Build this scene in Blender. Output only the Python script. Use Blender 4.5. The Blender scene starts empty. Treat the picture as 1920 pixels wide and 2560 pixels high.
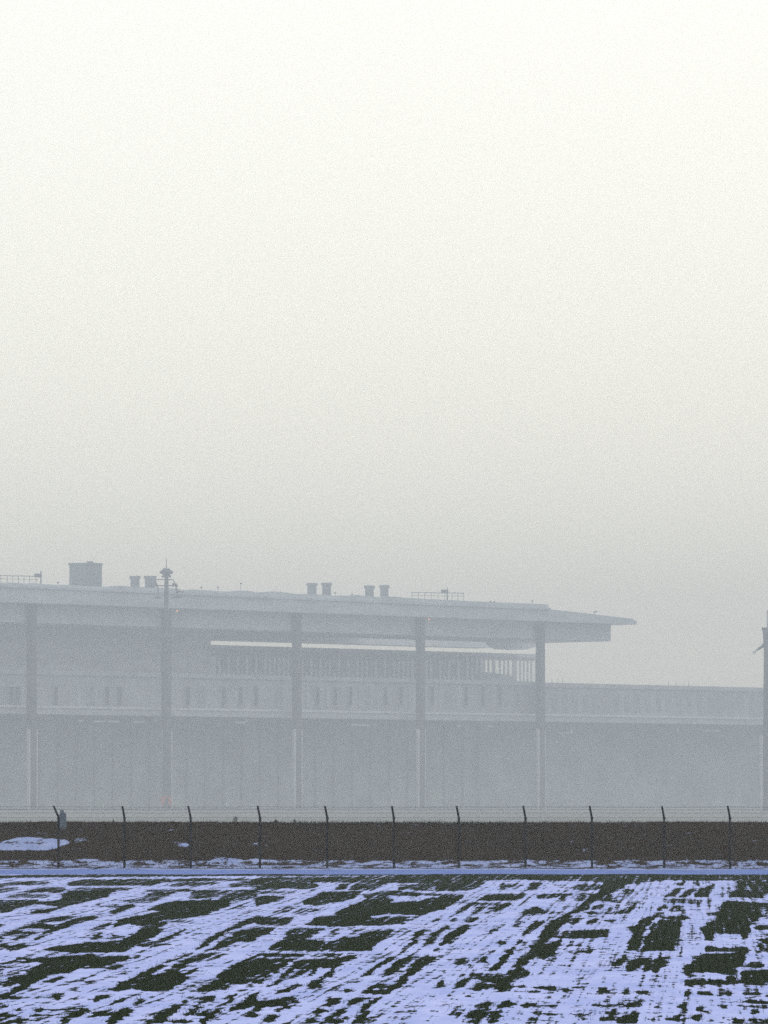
import bpy, math, random
import numpy as np
from mathutils import Vector, Matrix

C = bpy.context.scene.collection
SC = bpy.context.scene
R = math.radians
random.seed(4)
rng = np.random.default_rng(7)

# ---------------------------------------------------------------- camera, sky, sun, exposure
F = 13200.0            # focal length in photo pixels (photo is 1920 wide)
YH = 1985.0            # horizon row of the photo
HC = 4.0               # camera height
cam_d = bpy.data.cameras.new('camera')
cam = bpy.data.objects.new('camera', cam_d)
C.objects.link(cam)
cam.location = (0, 0, HC)
cam.rotation_euler = (R(90), 0, 0)
cam_d.sensor_fit = 'HORIZONTAL'
cam_d.sensor_width = 14.9
cam_d.lens = 14.9 * F / 1920
cam_d.shift_y = (YH - 1280) / 1920
cam_d.clip_start = 1.0
cam_d.clip_end = 20000
SC.camera = cam

SUN_EL, SUN_ROT = R(40), R(5)
w = bpy.data.worlds.new('World')
SC.world = w
w.use_nodes = True
nt = w.node_tree
sky = nt.nodes.new('ShaderNodeTexSky')
sky.sky_type = 'NISHITA'
sky.sun_disc = False
sky.sun_elevation = SUN_EL
sky.sun_rotation = SUN_ROT
sky.altitude = 30
sky.air_density = 1.0
sky.dust_density = 2.5
sky.ozone_density = 1.5
bg = nt.nodes['Background']
bg.inputs['Strength'].default_value = 0.10
# a thin, even veil of high cloud in front of the clear sky
veil = nt.nodes.new('ShaderNodeMix'); veil.data_type = 'RGBA'
veil.inputs[0].default_value = 0.86
veil.inputs[7].default_value = (4.3, 4.28, 3.85, 1)
nt.links.new(sky.outputs[0], veil.inputs[6])
nt.links.new(veil.outputs[2], bg.inputs['Color'])

sd = bpy.data.lights.new('sun', 'SUN')
sd.energy = 0.5
sd.angle = R(10)
sd.color = (1.0, 0.95, 0.88)
sun = bpy.data.objects.new('sun', sd)
C.objects.link(sun)
dirv = Vector((math.sin(SUN_ROT) * math.cos(SUN_EL), math.cos(SUN_ROT) * math.cos(SUN_EL), math.sin(SUN_EL)))
sun.rotation_euler = dirv.to_track_quat('Z', 'Y').to_euler()
sun.location = (0, 300, 200)

SC.view_settings.view_transform = 'Standard'
SC.view_settings.look = 'None'
SC.view_settings.gamma = 1
SC.view_settings.use_curve_mapping = False
SC.view_settings.exposure = 1.25
SC.cycles.volume_bounces = 0
SC.cycles.use_denoising = False
SC.cycles.use_adaptive_sampling = False
SC.cycles.max_bounces = 6
SC.cycles.transparent_max_bounces = 16
HAZE_DENSITY = 0.00070

# ---------------------------------------------------------------- materials
def mat(name, col, rough=0.8, var=0.15, scale=1.5, metal=0.0, stretch=(1, 1, 1), bump=0.0, emit=None):
    m = bpy.data.materials.new(name)
    m.use_nodes = True
    n = m.node_tree
    b = n.nodes['Principled BSDF']
    b.inputs['Roughness'].default_value = rough
    b.inputs['Metallic'].default_value = metal
    g = n.nodes.new('ShaderNodeNewGeometry')
    mp = n.nodes.new('ShaderNodeMapping')
    mp.inputs['Scale'].default_value = stretch
    n.links.new(g.outputs['Position'], mp.inputs['Vector'])
    t = n.nodes.new('ShaderNodeTexNoise')
    t.inputs['Scale'].default_value = scale
    t.inputs['Detail'].default_value = 5
    n.links.new(mp.outputs[0], t.inputs['Vector'])
    r = n.nodes.new('ShaderNodeValToRGB')
    r.color_ramp.elements[0].position = 0.3
    r.color_ramp.elements[1].position = 0.7
    r.color_ramp.elements[0].color = (*[c * (1 - var) for c in col], 1)
    r.color_ramp.elements[1].color = (*[min(1, c * (1 + var)) for c in col], 1)
    n.links.new(t.outputs['Fac'], r.inputs[0])
    n.links.new(r.outputs[0], b.inputs['Base Color'])
    if bump:
        bp = n.nodes.new('ShaderNodeBump')
        bp.inputs['Strength'].default_value = bump
        n.links.new(t.outputs['Fac'], bp.inputs['Height'])
        n.links.new(bp.outputs[0], b.inputs['Normal'])
    if emit:
        b.inputs['Emission Color'].default_value = (*emit[0], 1)
        b.inputs['Emission Strength'].default_value = emit[1]
    return m

M = {
    'fascia': mat('fascia_panels', (0.58, 0.62, 0.68), 0.6, 0.18, 0.08, stretch=(1, 1, 3)),
    'soffit': mat('roof_soffit', (0.80, 0.82, 0.86), 0.8, 0.15, 0.1),
    'column': mat('dark_column', (0.07, 0.07, 0.08), 0.6, 0.2, 0.3),
    'stripe': mat('white_cladding', (0.85, 0.86, 0.88), 0.5, 0.05, 0.4),
    'wall': mat('facade_dark', (0.55, 0.55, 0.58), 0.7, 0.25, 0.12, stretch=(1, 1, 4)),
    'wall2': mat('facade_grey', (0.50, 0.51, 0.53), 0.7, 0.25, 0.15, stretch=(1, 1, 0.4)),
    'panel': mat('pale_panel', (0.60, 0.62, 0.64), 0.6, 0.15, 0.3),
    'tint': mat('tinted_panel', (0.38, 0.39, 0.41), 0.4, 0.2, 0.3),
    'window': mat('dark_glazing', (0.07, 0.07, 0.08), 0.3, 0.2, 0.3),
    'slab': mat('pale_concrete', (0.62, 0.63, 0.65), 0.8, 0.12, 0.2),
    'recess': mat('apron_level_wall', (0.66, 0.68, 0.68), 0.8, 0.3, 0.1),
    'unit': mat('plant_unit_metal', (0.22, 0.24, 0.27), 0.5, 0.2, 0.4, stretch=(1, 1, 5)),
    'steel': mat('galvanised_steel', (0.08, 0.09, 0.10), 0.5, 0.2, 1.0),
    'orange': mat('orange_marking', (0.75, 0.10, 0.04), 0.5, 0.15, 1.0),
    'post': mat('fence_post_paint', (0.006, 0.007, 0.010), 0.5, 0.3, 6.0),
    'wire': mat('fence_wire', (0.06, 0.065, 0.07), 0.5, 0.2, 6.0, metal=0.3),
    'pillar': mat('grey_blue_plastic', (0.10, 0.14, 0.21), 0.5, 0.15, 4.0),
    'apron': mat('apron_snow', (0.09, 0.10, 0.10), 0.9, 0.25, 0.02, stretch=(1, 0.15, 1)),
    'path': mat('snowy_track', (0.085, 0.145, 0.42), 0.8, 0.10, 2.0, stretch=(1, 0.4, 1), bump=0.3),
    'lamp': mat('amber_lamp', (0.9, 0.5, 0.2), 0.5, 0.05, 1.0, emit=((1.0, 0.30, 0.06), 0.7)),
    'foliage': mat('dark_needles', (0.035, 0.06, 0.035), 0.8, 0.5, 6.0),
    'bark': mat('bark', (0.10, 0.07, 0.05), 0.9, 0.3, 8.0),
}
gm = bpy.data.materials.new('tinted_glass')
gm.use_nodes = True
n = gm.node_tree
b = n.nodes['Principled BSDF']
tr = n.nodes.new('ShaderNodeBsdfTransparent')
tr.inputs['Color'].default_value = (0.92, 0.95, 0.95, 1)
mx = n.nodes.new('ShaderNodeMixShader')
mx.inputs[0].default_value = 0.93
b.inputs['Base Color'].default_value = (0.2, 0.22, 0.23, 1)
b.inputs['Roughness'].default_value = 0.1
n.links.new(b.outputs[0], mx.inputs[1])
n.links.new(tr.outputs[0], mx.inputs[2])
n.links.new(mx.outputs[0], n.nodes['Material Output'].inputs['Surface'])
M['glass'] = gm
hg = gm.copy(); hg.name = 'frosted_hall_glass'
hg.node_tree.nodes['Mix Shader'].inputs[0].default_value = 0.38
hg.node_tree.nodes['Principled BSDF'].inputs['Base Color'].default_value = (0.6, 0.64, 0.7, 1)
hg.node_tree.nodes['Principled BSDF'].inputs['Roughness'].default_value = 0.5
M['hall'] = hg

def ground_mat(name, snow, bare_a, bare_b, kind):
    """snow lying on bare ground; the vertex value 'bare' says how much of the snow has gone"""
    m = bpy.data.materials.new(name)
    m.use_nodes = True
    n = m.node_tree
    L = n.links.new
    b = n.nodes['Principled BSDF']
    g = n.nodes.new('ShaderNodeNewGeometry')
    sep = n.nodes.new('ShaderNodeSeparateXYZ')
    L(g.outputs['Position'], sep.inputs[0])
    # u runs across the drill rows, v along them
    mu = n.nodes.new('ShaderNodeMath'); mu.operation = 'MULTIPLY_ADD'
    mu.inputs[1].default_value = -0.060
    L(sep.outputs['Y'], mu.inputs[0]); L(sep.outputs['X'], mu.inputs[2])
    def noise(su, sv, detail=3, off=0.0, rough=0.55):
        cb = n.nodes.new('ShaderNodeCombineXYZ')
        a = n.nodes.new('ShaderNodeMath'); a.operation = 'MULTIPLY'; a.inputs[1].default_value = su
        c = n.nodes.new('ShaderNodeMath'); c.operation = 'MULTIPLY'; c.inputs[1].default_value = sv
        L(mu.outputs[0], a.inputs[0]); L(sep.outputs['Y'], c.inputs[0])
        L(a.outputs[0], cb.inputs[0]); L(c.outputs[0], cb.inputs[1]); cb.inputs[2].default_value = off
        t = n.nodes.new('ShaderNodeTexNoise'); t.inputs['Scale'].default_value = 1.0
        t.inputs['Detail'].default_value = detail; t.inputs['Roughness'].default_value = rough
        L(cb.outputs[0], t.inputs['Vector'])
        return t.outputs['Fac']
    def madd(x, k, y):
        a = n.nodes.new('ShaderNodeMath'); a.operation = 'MULTIPLY_ADD'
        L(x, a.inputs[0]); a.inputs[1].default_value = k
        if isinstance(y, float): a.inputs[2].default_value = y
        else: L(y, a.inputs[2])
        return a.outputs[0]
    at = n.nodes.new('ShaderNodeAttribute'); at.attribute_name = 'bare'
    if kind == 'field':
        s = madd(at.outputs['Fac'], 1.70, -0.03 - 0.5 * (4.4 + 2.4 + 5.0))
        s = madd(noise(9.0, 0.09, 3, 1.0), 4.4, s)                        # drill rows
        s = madd(noise(1.3, 0.9, 3, 5.0), 2.4, s)                         # broad feathering across the rows
        s = madd(noise(8.0, 1.7, 5, 9.0, 0.7), 5.0, s)                    # fine clods
    else:
        s = madd(noise(1.6, 1.2, 5, 2.0), 2.6, at.outputs['Fac'])
        s = madd(noise(8.0, 5.0, 5, 4.0, 0.7), 1.8, s)
        s = madd(s, 1.0, -2.2)
    mr = n.nodes.new('ShaderNodeMapRange')
    mr.interpolation_type = 'SMOOTHSTEP'
    mr.inputs['From Min'].default_value = 0.30 if kind == 'field' else 0.34
    mr.inputs['From Max'].default_value = 0.66 if kind == 'field' else 0.62
    L(s, mr.inputs['Value'])
    # soil and blade colours
    cr = n.nodes.new('ShaderNodeMix'); cr.data_type = 'RGBA'
    cr.inputs[6].default_value = (*bare_a, 1); cr.inputs[7].default_value = (*bare_b, 1)
    L(noise(9.0, 3.0, 4, 12.0), cr.inputs[0])
    sn = n.nodes.new('ShaderNodeMix'); sn.data_type = 'RGBA'
    sn.inputs[6].default_value = (*[c * q for c, q in zip(snow, (0.66, 0.74, 0.88))], 1); sn.inputs[7].default_value = (*[min(1, c * 1.08) for c in snow], 1)
    L(madd(noise(1.1, 0.35, 6, 20.0, 0.7), 2.4, -0.7), sn.inputs[0])
    fm = n.nodes.new('ShaderNodeMix'); fm.data_type = 'RGBA'
    L(mr.outputs[0], fm.inputs[0]); L(sn.outputs[2], fm.inputs[6]); L(cr.outputs[2], fm.inputs[7])
    L(fm.outputs[2], b.inputs['Base Color'])
    b.inputs['Roughness'].default_value = 0.95
    b.inputs['Specular IOR Level'].default_value = 0.0
    bp = n.nodes.new('ShaderNodeBump'); bp.inputs['Strength'].default_value = 0.5; bp.inputs['Distance'].default_value = 0.12
    L(noise(5.0, 2.0, 4, 30.0), bp.inputs['Height']); L(bp.outputs[0], b.inputs['Normal'])
    return m

SNOW = (0.44, 0.48, 0.80)
M['field'] = ground_mat('snowy_field', SNOW, (0.003, 0.004, 0.003), (0.022, 0.034, 0.012), 'field')
M['bank'] = ground_mat('grassy_bank', (0.30, 0.35, 0.58), (0.010, 0.007, 0.006), (0.034, 0.022, 0.011), 'bank')

# ---------------------------------------------------------------- mesh helpers
UNIT = 1.0              # length of one drawing unit in metres (the terminal is drawn on a 1.35 m module)
class MB:
    def __init__(s): s.v = []; s.f = []
    def add(s, vs, fs):
        o = len(s.v); s.v += [tuple(p) for p in vs]; s.f += [tuple(i + o for i in q) for q in fs]; return s
    def box(s, x0, x1, y0, y1, z0, z1, top=1.0):
        cx, cy = (x0 + x1) / 2, (y0 + y1) / 2
        vs = [(x0, y0, z0), (x1, y0, z0), (x1, y1, z0), (x0, y1, z0)]
        vs += [(cx + (x - cx) * top, cy + (y - cy) * top, z1) for x, y, _ in vs[:4]]
        return s.add(vs, [(3, 2, 1, 0), (4, 5, 6, 7), (0, 1, 5, 4), (1, 2, 6, 5), (2, 3, 7, 6), (3, 0, 4, 7)])
    def prism(s, pts, y0, y1):
        """pts = outline in (x, z), extruded along y"""
        k = len(pts)
        vs = [(x, y0, z) for x, z in pts] + [(x, y1, z) for x, z in pts]
        fs = [tuple(range(k)), tuple(range(2 * k - 1, k - 1, -1))]
        fs += [(i, i + k, (i + 1) % k + k, (i + 1) % k) for i in range(k)]
        return s.add(vs, fs)
    def tube(s, pts, rad, n=8):
        pts = [Vector(p) for p in pts]
        rad = rad if isinstance(rad, (list, tuple)) else [rad] * len(pts)
        vs, fs = [], []
        for i, p in enumerate(pts):
            d = (pts[min(i + 1, len(pts) - 1)] - pts[max(i - 1, 0)]).normalized()
            a = Vector((0, 0, 1)) if abs(d.z) < 0.9 else Vector((1, 0, 0))
            u = d.cross(a).normalized(); w_ = d.cross(u)
            for k in range(n):
                t = 2 * math.pi * (k + 0.5) / n
                vs.append(p + (u * math.cos(t) + w_ * math.sin(t)) * rad[i])
        for i in range(len(pts) - 1):
            for k in range(n):
                a, b_ = i * n + k, i * n + (k + 1) % n
                fs.append((a, b_, b_ + n, a + n))
        fs.append(tuple(range(n - 1, -1, -1))); fs.append(tuple(range(len(vs) - n, len(vs))))
        return s.add(vs, fs)
    def build(s, name, m, parent=None):
        if UNIT != 1: s.v = [(x * UNIT, y * UNIT, z * UNIT) for x, y, z in s.v]
        me = bpy.data.meshes.new(name)
        me.from_pydata(s.v, [], s.f); me.materials.append(m); me.update()
        o = bpy.data.objects.new(name, me); C.objects.link(o)
        if parent: o.parent = parent
        return o

def tag(o, label=None, cat=None, group=None, kind=None):
    for k, v in (('label', label), ('category', cat), ('group', group), ('kind', kind)):
        if v: o[k] = v
    return o
def empty(name, loc, rz=0.0):
    o = bpy.data.objects.new(name, None); C.objects.link(o)
    o.location = loc; o.rotation_euler = (0, 0, rz); o.empty_display_size = 1
    return o
def at(px, py, Y):
    return Vector(((px - 960) / F * Y, Y, HC + (YH - py) / F * Y))

# ---------------------------------------------------------------- ground
Q = 155.0 / 190.0                          # distances of field, track, fence and bank are set out for a fence at 190 m, then drawn in to 155 m
D0, SL = 3.484 * Q, (YH - 1930) / F           # the field lies D0 below the camera and rises gently away from it
KT = 1.35
G_AIR = HC - 3.7 * KT
def field_z(Y): return HC - D0 + SL * Y
gb = MB().add([(-1800, -60, G_AIR), (1800, -60, G_AIR), (1800, 2330, G_AIR), (-1800, 2330, G_AIR)], [(0, 1, 2, 3)])
tag(gb.build('ground', M['apron']), kind='structure')

# bare patches of the field, as outlines on the ground (tile origin, then outlines with how bare they are)
TILES = {
 (0, 2180): [
 ([0,20,1659,13,1659,24,0,38],.95),([440,70,520,48,900,45,1659,40,1659,55,1250,60,1040,65,980,85,440,85],.85),
 ([1080,90,1180,65,1400,62,1380,80,1250,92],.65),([1480,85,1560,50,1659,45,1659,98,1500,95],.6),
 ([0,95,70,65,200,55,330,65,280,80,60,85,0,98],.6),([0,118,100,100,110,115,0,128],.5),
 ([150,130,240,108,350,100,420,108,390,135,300,128],.7),([500,106,840,106,820,118,500,116],.6),
 ([930,118,1230,112,1220,125,1000,130],.6),([1240,118,1659,118,1659,170,1500,185,1420,175,1480,140,1330,165,1230,170],.65),
 ([410,150,450,125,730,122,700,150,570,190,440,215,300,262,180,265,390,225,200,200,400,185],.9),
 ([40,160,130,142,320,150,300,165,50,168],.55),([0,185,230,182,240,200,190,210,100,232,30,260,0,262],.8),
 ([790,190,900,175,960,145,1050,125,1200,118,1130,130,990,195,880,200],.6),([700,265,780,225,860,208,860,225,730,270],.85),
 ([620,212,660,206,650,225],.5),([680,220,760,210,770,225,690,232],.5),
 ([960,245,1060,205,1150,190,1500,180,1480,215,1420,240,1330,275,1240,290,1150,300,1050,310,1000,340,930,350,820,330,730,355,780,310,880,290,960,275,1090,255],.95),
 ([1480,240,1580,212,1560,235],.6),([1000,340,1080,320,1010,375,880,400,930,360],.9),([560,385,640,350,700,325,720,330,650,370],.7),
 ([580,430,640,395,660,400,600,435],.7),([680,432,740,405,790,420,740,430],.7),
 ([880,400,960,360,1050,370,1000,410,960,440,880,470,850,495,800,518,500,518,350,510,380,490,440,475,560,460,680,455,780,445],.95),
 ([890,475,1010,450,1130,400,1200,365,1190,380,1100,430,1000,470,920,488],.65),([1080,320,1260,318,1240,330],.5),
 ([1210,400,1310,360,1240,400],.6),([240,325,330,295,480,288,400,320,300,325],.7),
 ([110,370,190,335,250,330,340,345,310,368,200,362],.85),([80,440,160,385,230,390,200,410,100,440],.6),
 ([20,415,40,395,90,380,140,390,100,405],.85),([230,440,260,410,350,360,480,305,560,288,640,290,500,330,350,385,280,420],.85),
 ([45,505,100,475,170,465,100,500],.85),([0,470,60,465,50,485,0,498],.8),
 ([1260,505,1330,450,1400,400,1500,355,1600,315,1659,290,1659,318,1560,350,1480,375,1380,440,1300,498],.85),
 ([1370,505,1410,470,1480,430,1530,395,1659,360,1659,440,1590,455,1560,440,1450,480,1420,500],.85)],
 (640, 2180): [
 ([0,10,1659,10,1659,50,1480,55,1440,100,1360,120,1170,122,1160,70,420,65,250,70,400,78,400,95,330,110,180,105,0,115],.8),
 ([0,25,900,23,900,31,0,36],-.5),([510,115,560,80,600,78,580,112],.8),([600,115,650,75,850,75,740,112],.7),
 ([920,110,940,85,1150,75,1140,120,950,112],.7),([0,125,270,128,200,140,0,140],.4),([0,165,60,155,190,165,130,190,0,215],.75),
 ([300,190,430,130,690,125,640,160,560,190,480,200,380,215,320,210],.8),([110,270,200,225,250,215,200,260],.5),
 ([230,270,300,235,420,245,330,262],.5),([700,150,880,122,1080,140,1050,155,830,150,900,190,720,190],.75),
 ([1080,140,1340,145,1330,158,1100,150],.6),
 ([510,270,620,215,720,190,900,200,1060,190,1200,155,1330,160,1280,200,1230,230,1100,262,1090,275,850,272,760,280,520,280],.95),
 ([860,240,890,235,870,250,750,278],-.6),([320,345,400,290,560,282,740,285,640,345,560,350],.95),
 ([660,345,700,310,800,295,1000,290,940,335,780,345],.8),([0,290,240,298,200,330,150,345,0,340],.85),
 ([0,360,110,360,60,400,0,425],.9),([90,505,150,460,200,400,250,370,350,365,440,370,350,410,310,430,200,435,440,445,380,510],.85),
 ([460,415,520,370,540,375,490,415],.6),([410,510,480,455,560,430,640,425,700,400,870,368,880,380,780,455,740,510],.8),
 ([500,462,740,462,740,472,500,472],-.4),([600,378,650,376,640,390],.5),
 ([980,470,1030,410,1070,375,1130,375,1060,420,1000,470],.8),([1075,470,1140,400,1240,345,1250,360,1130,460],.7),
 ([1190,475,1260,390,1370,340,1380,350,1260,460],.95),([1360,320,1390,295,1440,295,1400,325],.85),
 ([1250,320,1290,298,1310,300,1270,325],.6),([1145,325,1170,302,1205,302],.7),
 ([1280,270,1350,220,1420,198,1440,205,1340,255],.7),([1390,270,1450,215,1530,205,1420,265],.45),
 ([1480,275,1540,230,1620,200,1650,205,1560,250],.9),([1440,205,1580,200,1540,215],.6),
 ([1440,185,1490,150,1659,142,1659,180,1550,185],.8),([1570,115,1600,78,1659,78,1640,90,1600,112],.7),
 ([1560,460,1580,445,1610,455,1590,470],.9),([1520,385,1570,370,1560,385],.6),([1600,518,1659,490,1659,518],.8)],
 (1280, 2180): [
 ([0,12,1659,15,1659,58,1000,55,740,75,500,62,0,48],.85),([0,80,60,75,40,100,0,110],.5),([100,115,120,75,185,70,150,110],.8),
 ([270,78,345,80,330,105,280,88],.4),([390,110,430,80,560,80,580,100,480,120],.6),
 ([150,160,200,145,390,142,380,150,240,165,200,178],.75),([295,168,335,166,330,182],.7),([0,150,80,140,60,165,0,180],.9),
 ([560,140,590,75,640,60,735,60,710,105,640,130,540,180,500,200,460,250,380,270,350,320,300,370,220,440,180,518,100,518,150,460,200,390,260,320,330,285,400,250,440,215,490,190,510,150],.95),
 ([640,190,740,110,800,112,700,200],.45),([700,270,760,215,820,182,815,200,750,262],.7),([600,245,700,215,640,260],.5),
 ([450,240,590,210,560,240],.6),([60,270,150,225,200,250,320,262,240,272],.6),([150,252,210,250,200,268],.8),
 ([310,235,420,205,400,225],.4),([390,165,440,140,640,145,640,185,560,190,400,185],.55),([480,258,700,260,640,272,500,272],.6),
 ([350,320,400,300,460,300,380,340],.7),([470,340,520,305,560,305,520,330],.7),([590,310,660,312,640,327],.9),
 ([260,390,610,372,590,420,380,430,240,420],.85),([10,355,50,318,70,325,40,360],.7),([75,405,150,320,210,318,180,350,110,400],.8),
 ([20,470,60,448,90,457],.6),([200,500,310,430,320,470,260,510],.7),([350,480,430,458,440,478],.7),
 ([750,505,760,450,800,400,760,375,820,330,870,295,960,262,950,280,880,330,840,400,810,500],.95),
 ([850,510,860,420,900,390,900,340,980,310,1100,325,1080,390,1070,470,1040,510,960,505],.93),
 ([960,295,1100,285,1160,300,1060,312],.85),([930,245,990,215,1000,225,960,250],.8),([1020,250,1060,218,1100,222,1080,255],.75),
 ([990,160,1050,115,1105,102,1040,155],.9),([1080,160,1150,112,1200,105,1120,160],.75),([1170,160,1230,110,1300,80,1295,105,1250,160],.9),
 ([1000,180,1060,175,1230,182,1220,205,1000,195],.6),([1070,68,1110,68,1100,85,1075,82],.9),([1170,70,1210,70,1200,90],.6),
 ([1390,160,1450,115,1460,60,1659,60,1659,130,1610,165],.85),([1300,150,1400,125,1350,160],.3),
 ([1240,440,1230,360,1330,300,1350,215,1400,190,1640,205,1590,310,1540,345,1540,400,1500,440,1480,400,1300,395,1290,440],.95),
 ([1250,270,1330,262,1330,280],.7),([1240,510,1250,480,1280,480,1300,500,1525,490,1520,510],.8),
 ([1580,360,1659,340,1659,370,1590,370],.85),([1590,518,1620,460,1659,400,1659,518],.85)],
 (0, 2360): [
 ([300,40,360,20,500,0,880,0,800,30,620,50,500,45,360,45],.95),([900,0,1100,0,950,20],.8),([50,30,90,8,160,0,170,10,90,38],.85),
 ([100,95,340,90,600,65,590,85,820,75,850,90,740,120,640,155,500,155,430,190,380,180,310,205,230,245,120,300,0,350,0,330,130,270,160,215,200,165,280,120,150,100],.95),
 ([0,270,90,220,160,195,150,240,50,270],.85),([0,210,200,130,100,200,0,220],.35),([40,125,120,110,240,115,60,130],.55),
 ([0,143,150,143,0,156],.5),([680,155,760,135,800,140,740,165],.8),([870,92,900,78,940,74],.7),([680,185,710,176,700,190],.5),
 ([270,245,340,225,410,208,350,250],.85),([520,238,620,240,560,252],.7),([130,290,265,288,200,300],.6),
 ([0,345,150,340,100,357,0,352],.8),([230,350,330,320,440,325,370,362,360,345],.6),([480,305,545,280,500,308],.6),
 ([720,295,800,245,900,205,960,165,1060,130,1050,150,960,200,1000,205,1080,180,1130,180,1210,205,1180,240,1080,300,980,305,860,285,760,305],.92),
 ([1050,120,1140,85,1250,55,1230,65,1080,120],.85),([1090,170,1180,110,1300,70,1400,55,1350,80,1240,120,1200,150,1120,175],.8),
 ([1320,110,1470,60,1380,100],.6),([1180,200,1300,150,1280,160,1220,195],.8),
 ([1280,300,1400,235,1430,190,1530,130,1659,75,1659,240,1600,265,1530,260,1470,295,1400,290,1310,310],.85),
 ([600,370,640,345,720,325,680,345,610,375],.8),([700,400,800,345,850,338,780,375],.6),([850,400,920,350,980,335,890,395],.65),
 ([420,480,460,450,520,420,565,420,500,470],.95),([400,518,420,490,470,490,450,510],.8),
 ([560,475,620,440,740,420,700,460,600,475],.9),([690,518,700,495,740,450,780,425,850,415,830,460,770,480,750,510],.93),
 ([0,400,30,393,0,417],.9),([80,432,130,418,130,432],.8),([220,440,270,415,285,420,240,440],.9),([0,470,60,450,90,460,30,475],.8),
 ([180,472,230,448,220,467],.9),([110,518,130,490,180,485,150,510],.9),([0,490,50,483,0,503],.8),
 ([980,510,1040,470,1050,450,1130,400,1160,395,1130,440,1080,475,1060,510],.95),([1170,345,1250,338,1230,352],.7),
 ([1260,380,1310,345,1400,335,1380,360,1340,385],.85),([1165,376,1200,368,1205,382],.9),([1440,395,1540,325,1500,370],.9),
 ([1190,470,1230,415,1290,400,1250,450],.95),([1250,465,1350,420,1310,465],.85),([1300,515,1330,460,1430,405,1430,420,1370,475,1330,510],.95),
 ([1060,500,1200,490,1190,510],.9),([1490,430,1560,380,1659,325,1659,390,1570,420],.93),([1580,470,1659,440,1659,475],.9)],
 (640, 2360): [
 ([90,35,130,0,410,0,370,40],.93),([410,40,440,0,750,0,740,45],.95),([0,75,40,62,300,66,280,80,100,84],.85),
 ([350,80,400,66,540,63,540,82,380,84],.8),([0,95,110,95,230,95,190,130,140,160,60,210,0,262],.85),
 ([80,275,150,220,200,160,250,125,280,105,470,95,520,100,600,75,650,75,640,90,560,120,520,155,400,150,310,220,370,160,240,160,180,220,110,275],.93),
 ([200,220,260,165,330,165,280,220],.45),([330,270,400,235,430,200,500,165,520,160,430,230,410,265,370,295],.95),
 ([130,325,200,280,270,258,290,265,200,310],.8),([0,375,130,365,230,345,270,350,260,375,190,400,60,405,0,440],.95),
 ([110,435,170,400,190,405,150,440],.8),([40,500,80,460,130,465,90,510],.8),([0,318,30,318,0,337],.9),([0,463,60,462,0,477],.6),
 ([690,210,740,165,850,95,910,82,850,110,780,150,730,205],.92),([640,252,690,238,680,252],.7),
 ([820,215,870,150,920,100,1040,80,1030,90,960,130,880,190],.85),
 ([860,290,930,240,990,165,1050,95,1110,78,1170,90,1100,130,1030,180,980,220,940,280],.96),
 ([570,317,600,293,640,302],.9),([690,320,720,300,850,300,880,300,850,325,720,322],.9),([740,285,790,255,850,260,800,285],.6),
 ([1280,130,1320,100,1375,90,1340,130],.95),([1445,120,1480,85,1510,88,1470,120],.85),([1145,50,1180,28,1190,47],.7),([1505,50,1545,42,1540,55],.5),([930,35,965,25,955,40],.5),
 ([1510,175,1550,125,1610,75,1659,30,1659,60,1610,110,1560,170],.9),([1360,205,1400,165,1420,180,1400,205],.8),
 ([1230,200,1659,195,1659,235,1480,235],.4),([1160,285,1200,235,1220,250,1210,280],.93),([1290,280,1330,235,1370,220,1340,275],.85),
 ([1610,240,1640,180,1659,170,1659,240],.95),([1480,230,1610,223,1659,247,1490,242],.7),
 ([1410,305,1440,260,1550,265,1530,280,1440,300],.9),([1550,310,1570,250,1630,250,1659,260,1659,290,1600,310],.96),
 ([440,400,480,355,550,350,520,380,470,400],.93),([570,390,620,355,740,345,640,385],.7),
 ([620,515,640,470,700,420,740,370,800,342,760,390,740,430,690,480,680,510],.96),([380,445,420,420,480,430,420,445],.8),
 ([500,470,530,430,600,420,560,450],.85),([475,515,490,490,570,495,560,510],.9),([340,515,370,480,390,505],.6),
 ([1240,465,1280,410,1330,400,1300,440,1320,460],.7),([970,430,1020,430,1000,438],.5),([1380,518,1390,440,1450,410,1500,375,1525,380,1480,440,1440,518],.97),
 ([1570,415,1590,385,1659,365,1659,380,1610,410],.9),([1480,460,1530,440,1590,430,1560,515,1500,515],.65)],
 (1280, 2360): [
 ([0,230,20,130,100,50,150,0,320,0,270,50,210,100,180,70,110,100,60,170,120,180,100,200,20,230],.95),
 ([370,52,400,40,390,60],.9),([430,50,535,33,520,57],.8),([380,0,450,0,420,15],.8),([750,35,770,0,810,0,800,40],.93),
 ([850,40,870,0,1080,0,1040,35,960,35],.95),([650,140,680,100,735,98,700,140],.92),([730,175,760,120,810,92,880,95,830,150,760,175],.75),
 ([850,165,890,110,960,85,1005,88,990,130,920,178],.97),([620,175,650,150,690,150],.4),
 ([1110,170,1130,140,1180,105,1220,65,1490,60,1530,30,1520,90,1480,120,1450,170,1440,250,1400,240,1400,200,1300,180,1170,185,1160,210,1140,205],.95),
 ([1240,45,1250,20,1420,30,1400,48],.85),([1590,45,1620,10,1659,0,1659,40],.85),([1110,245,1250,230,1380,238,1470,243,1470,257,1130,262],.93),
 ([1500,150,1540,130,1600,115,1650,130,1600,155],.8),([1470,250,1480,180,1659,165,1659,250,1600,268],.95),
 ([0,270,75,270,70,284],.8),([150,285,180,270,270,273,250,302],.85),([280,305,310,285,340,290,330,310],.95),([100,305,190,305,180,316],.6),
 ([550,310,565,285,610,285,605,315],.95),([670,320,680,285,750,290,750,318],.5),([830,320,850,303,885,310,870,327],.9),
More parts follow.
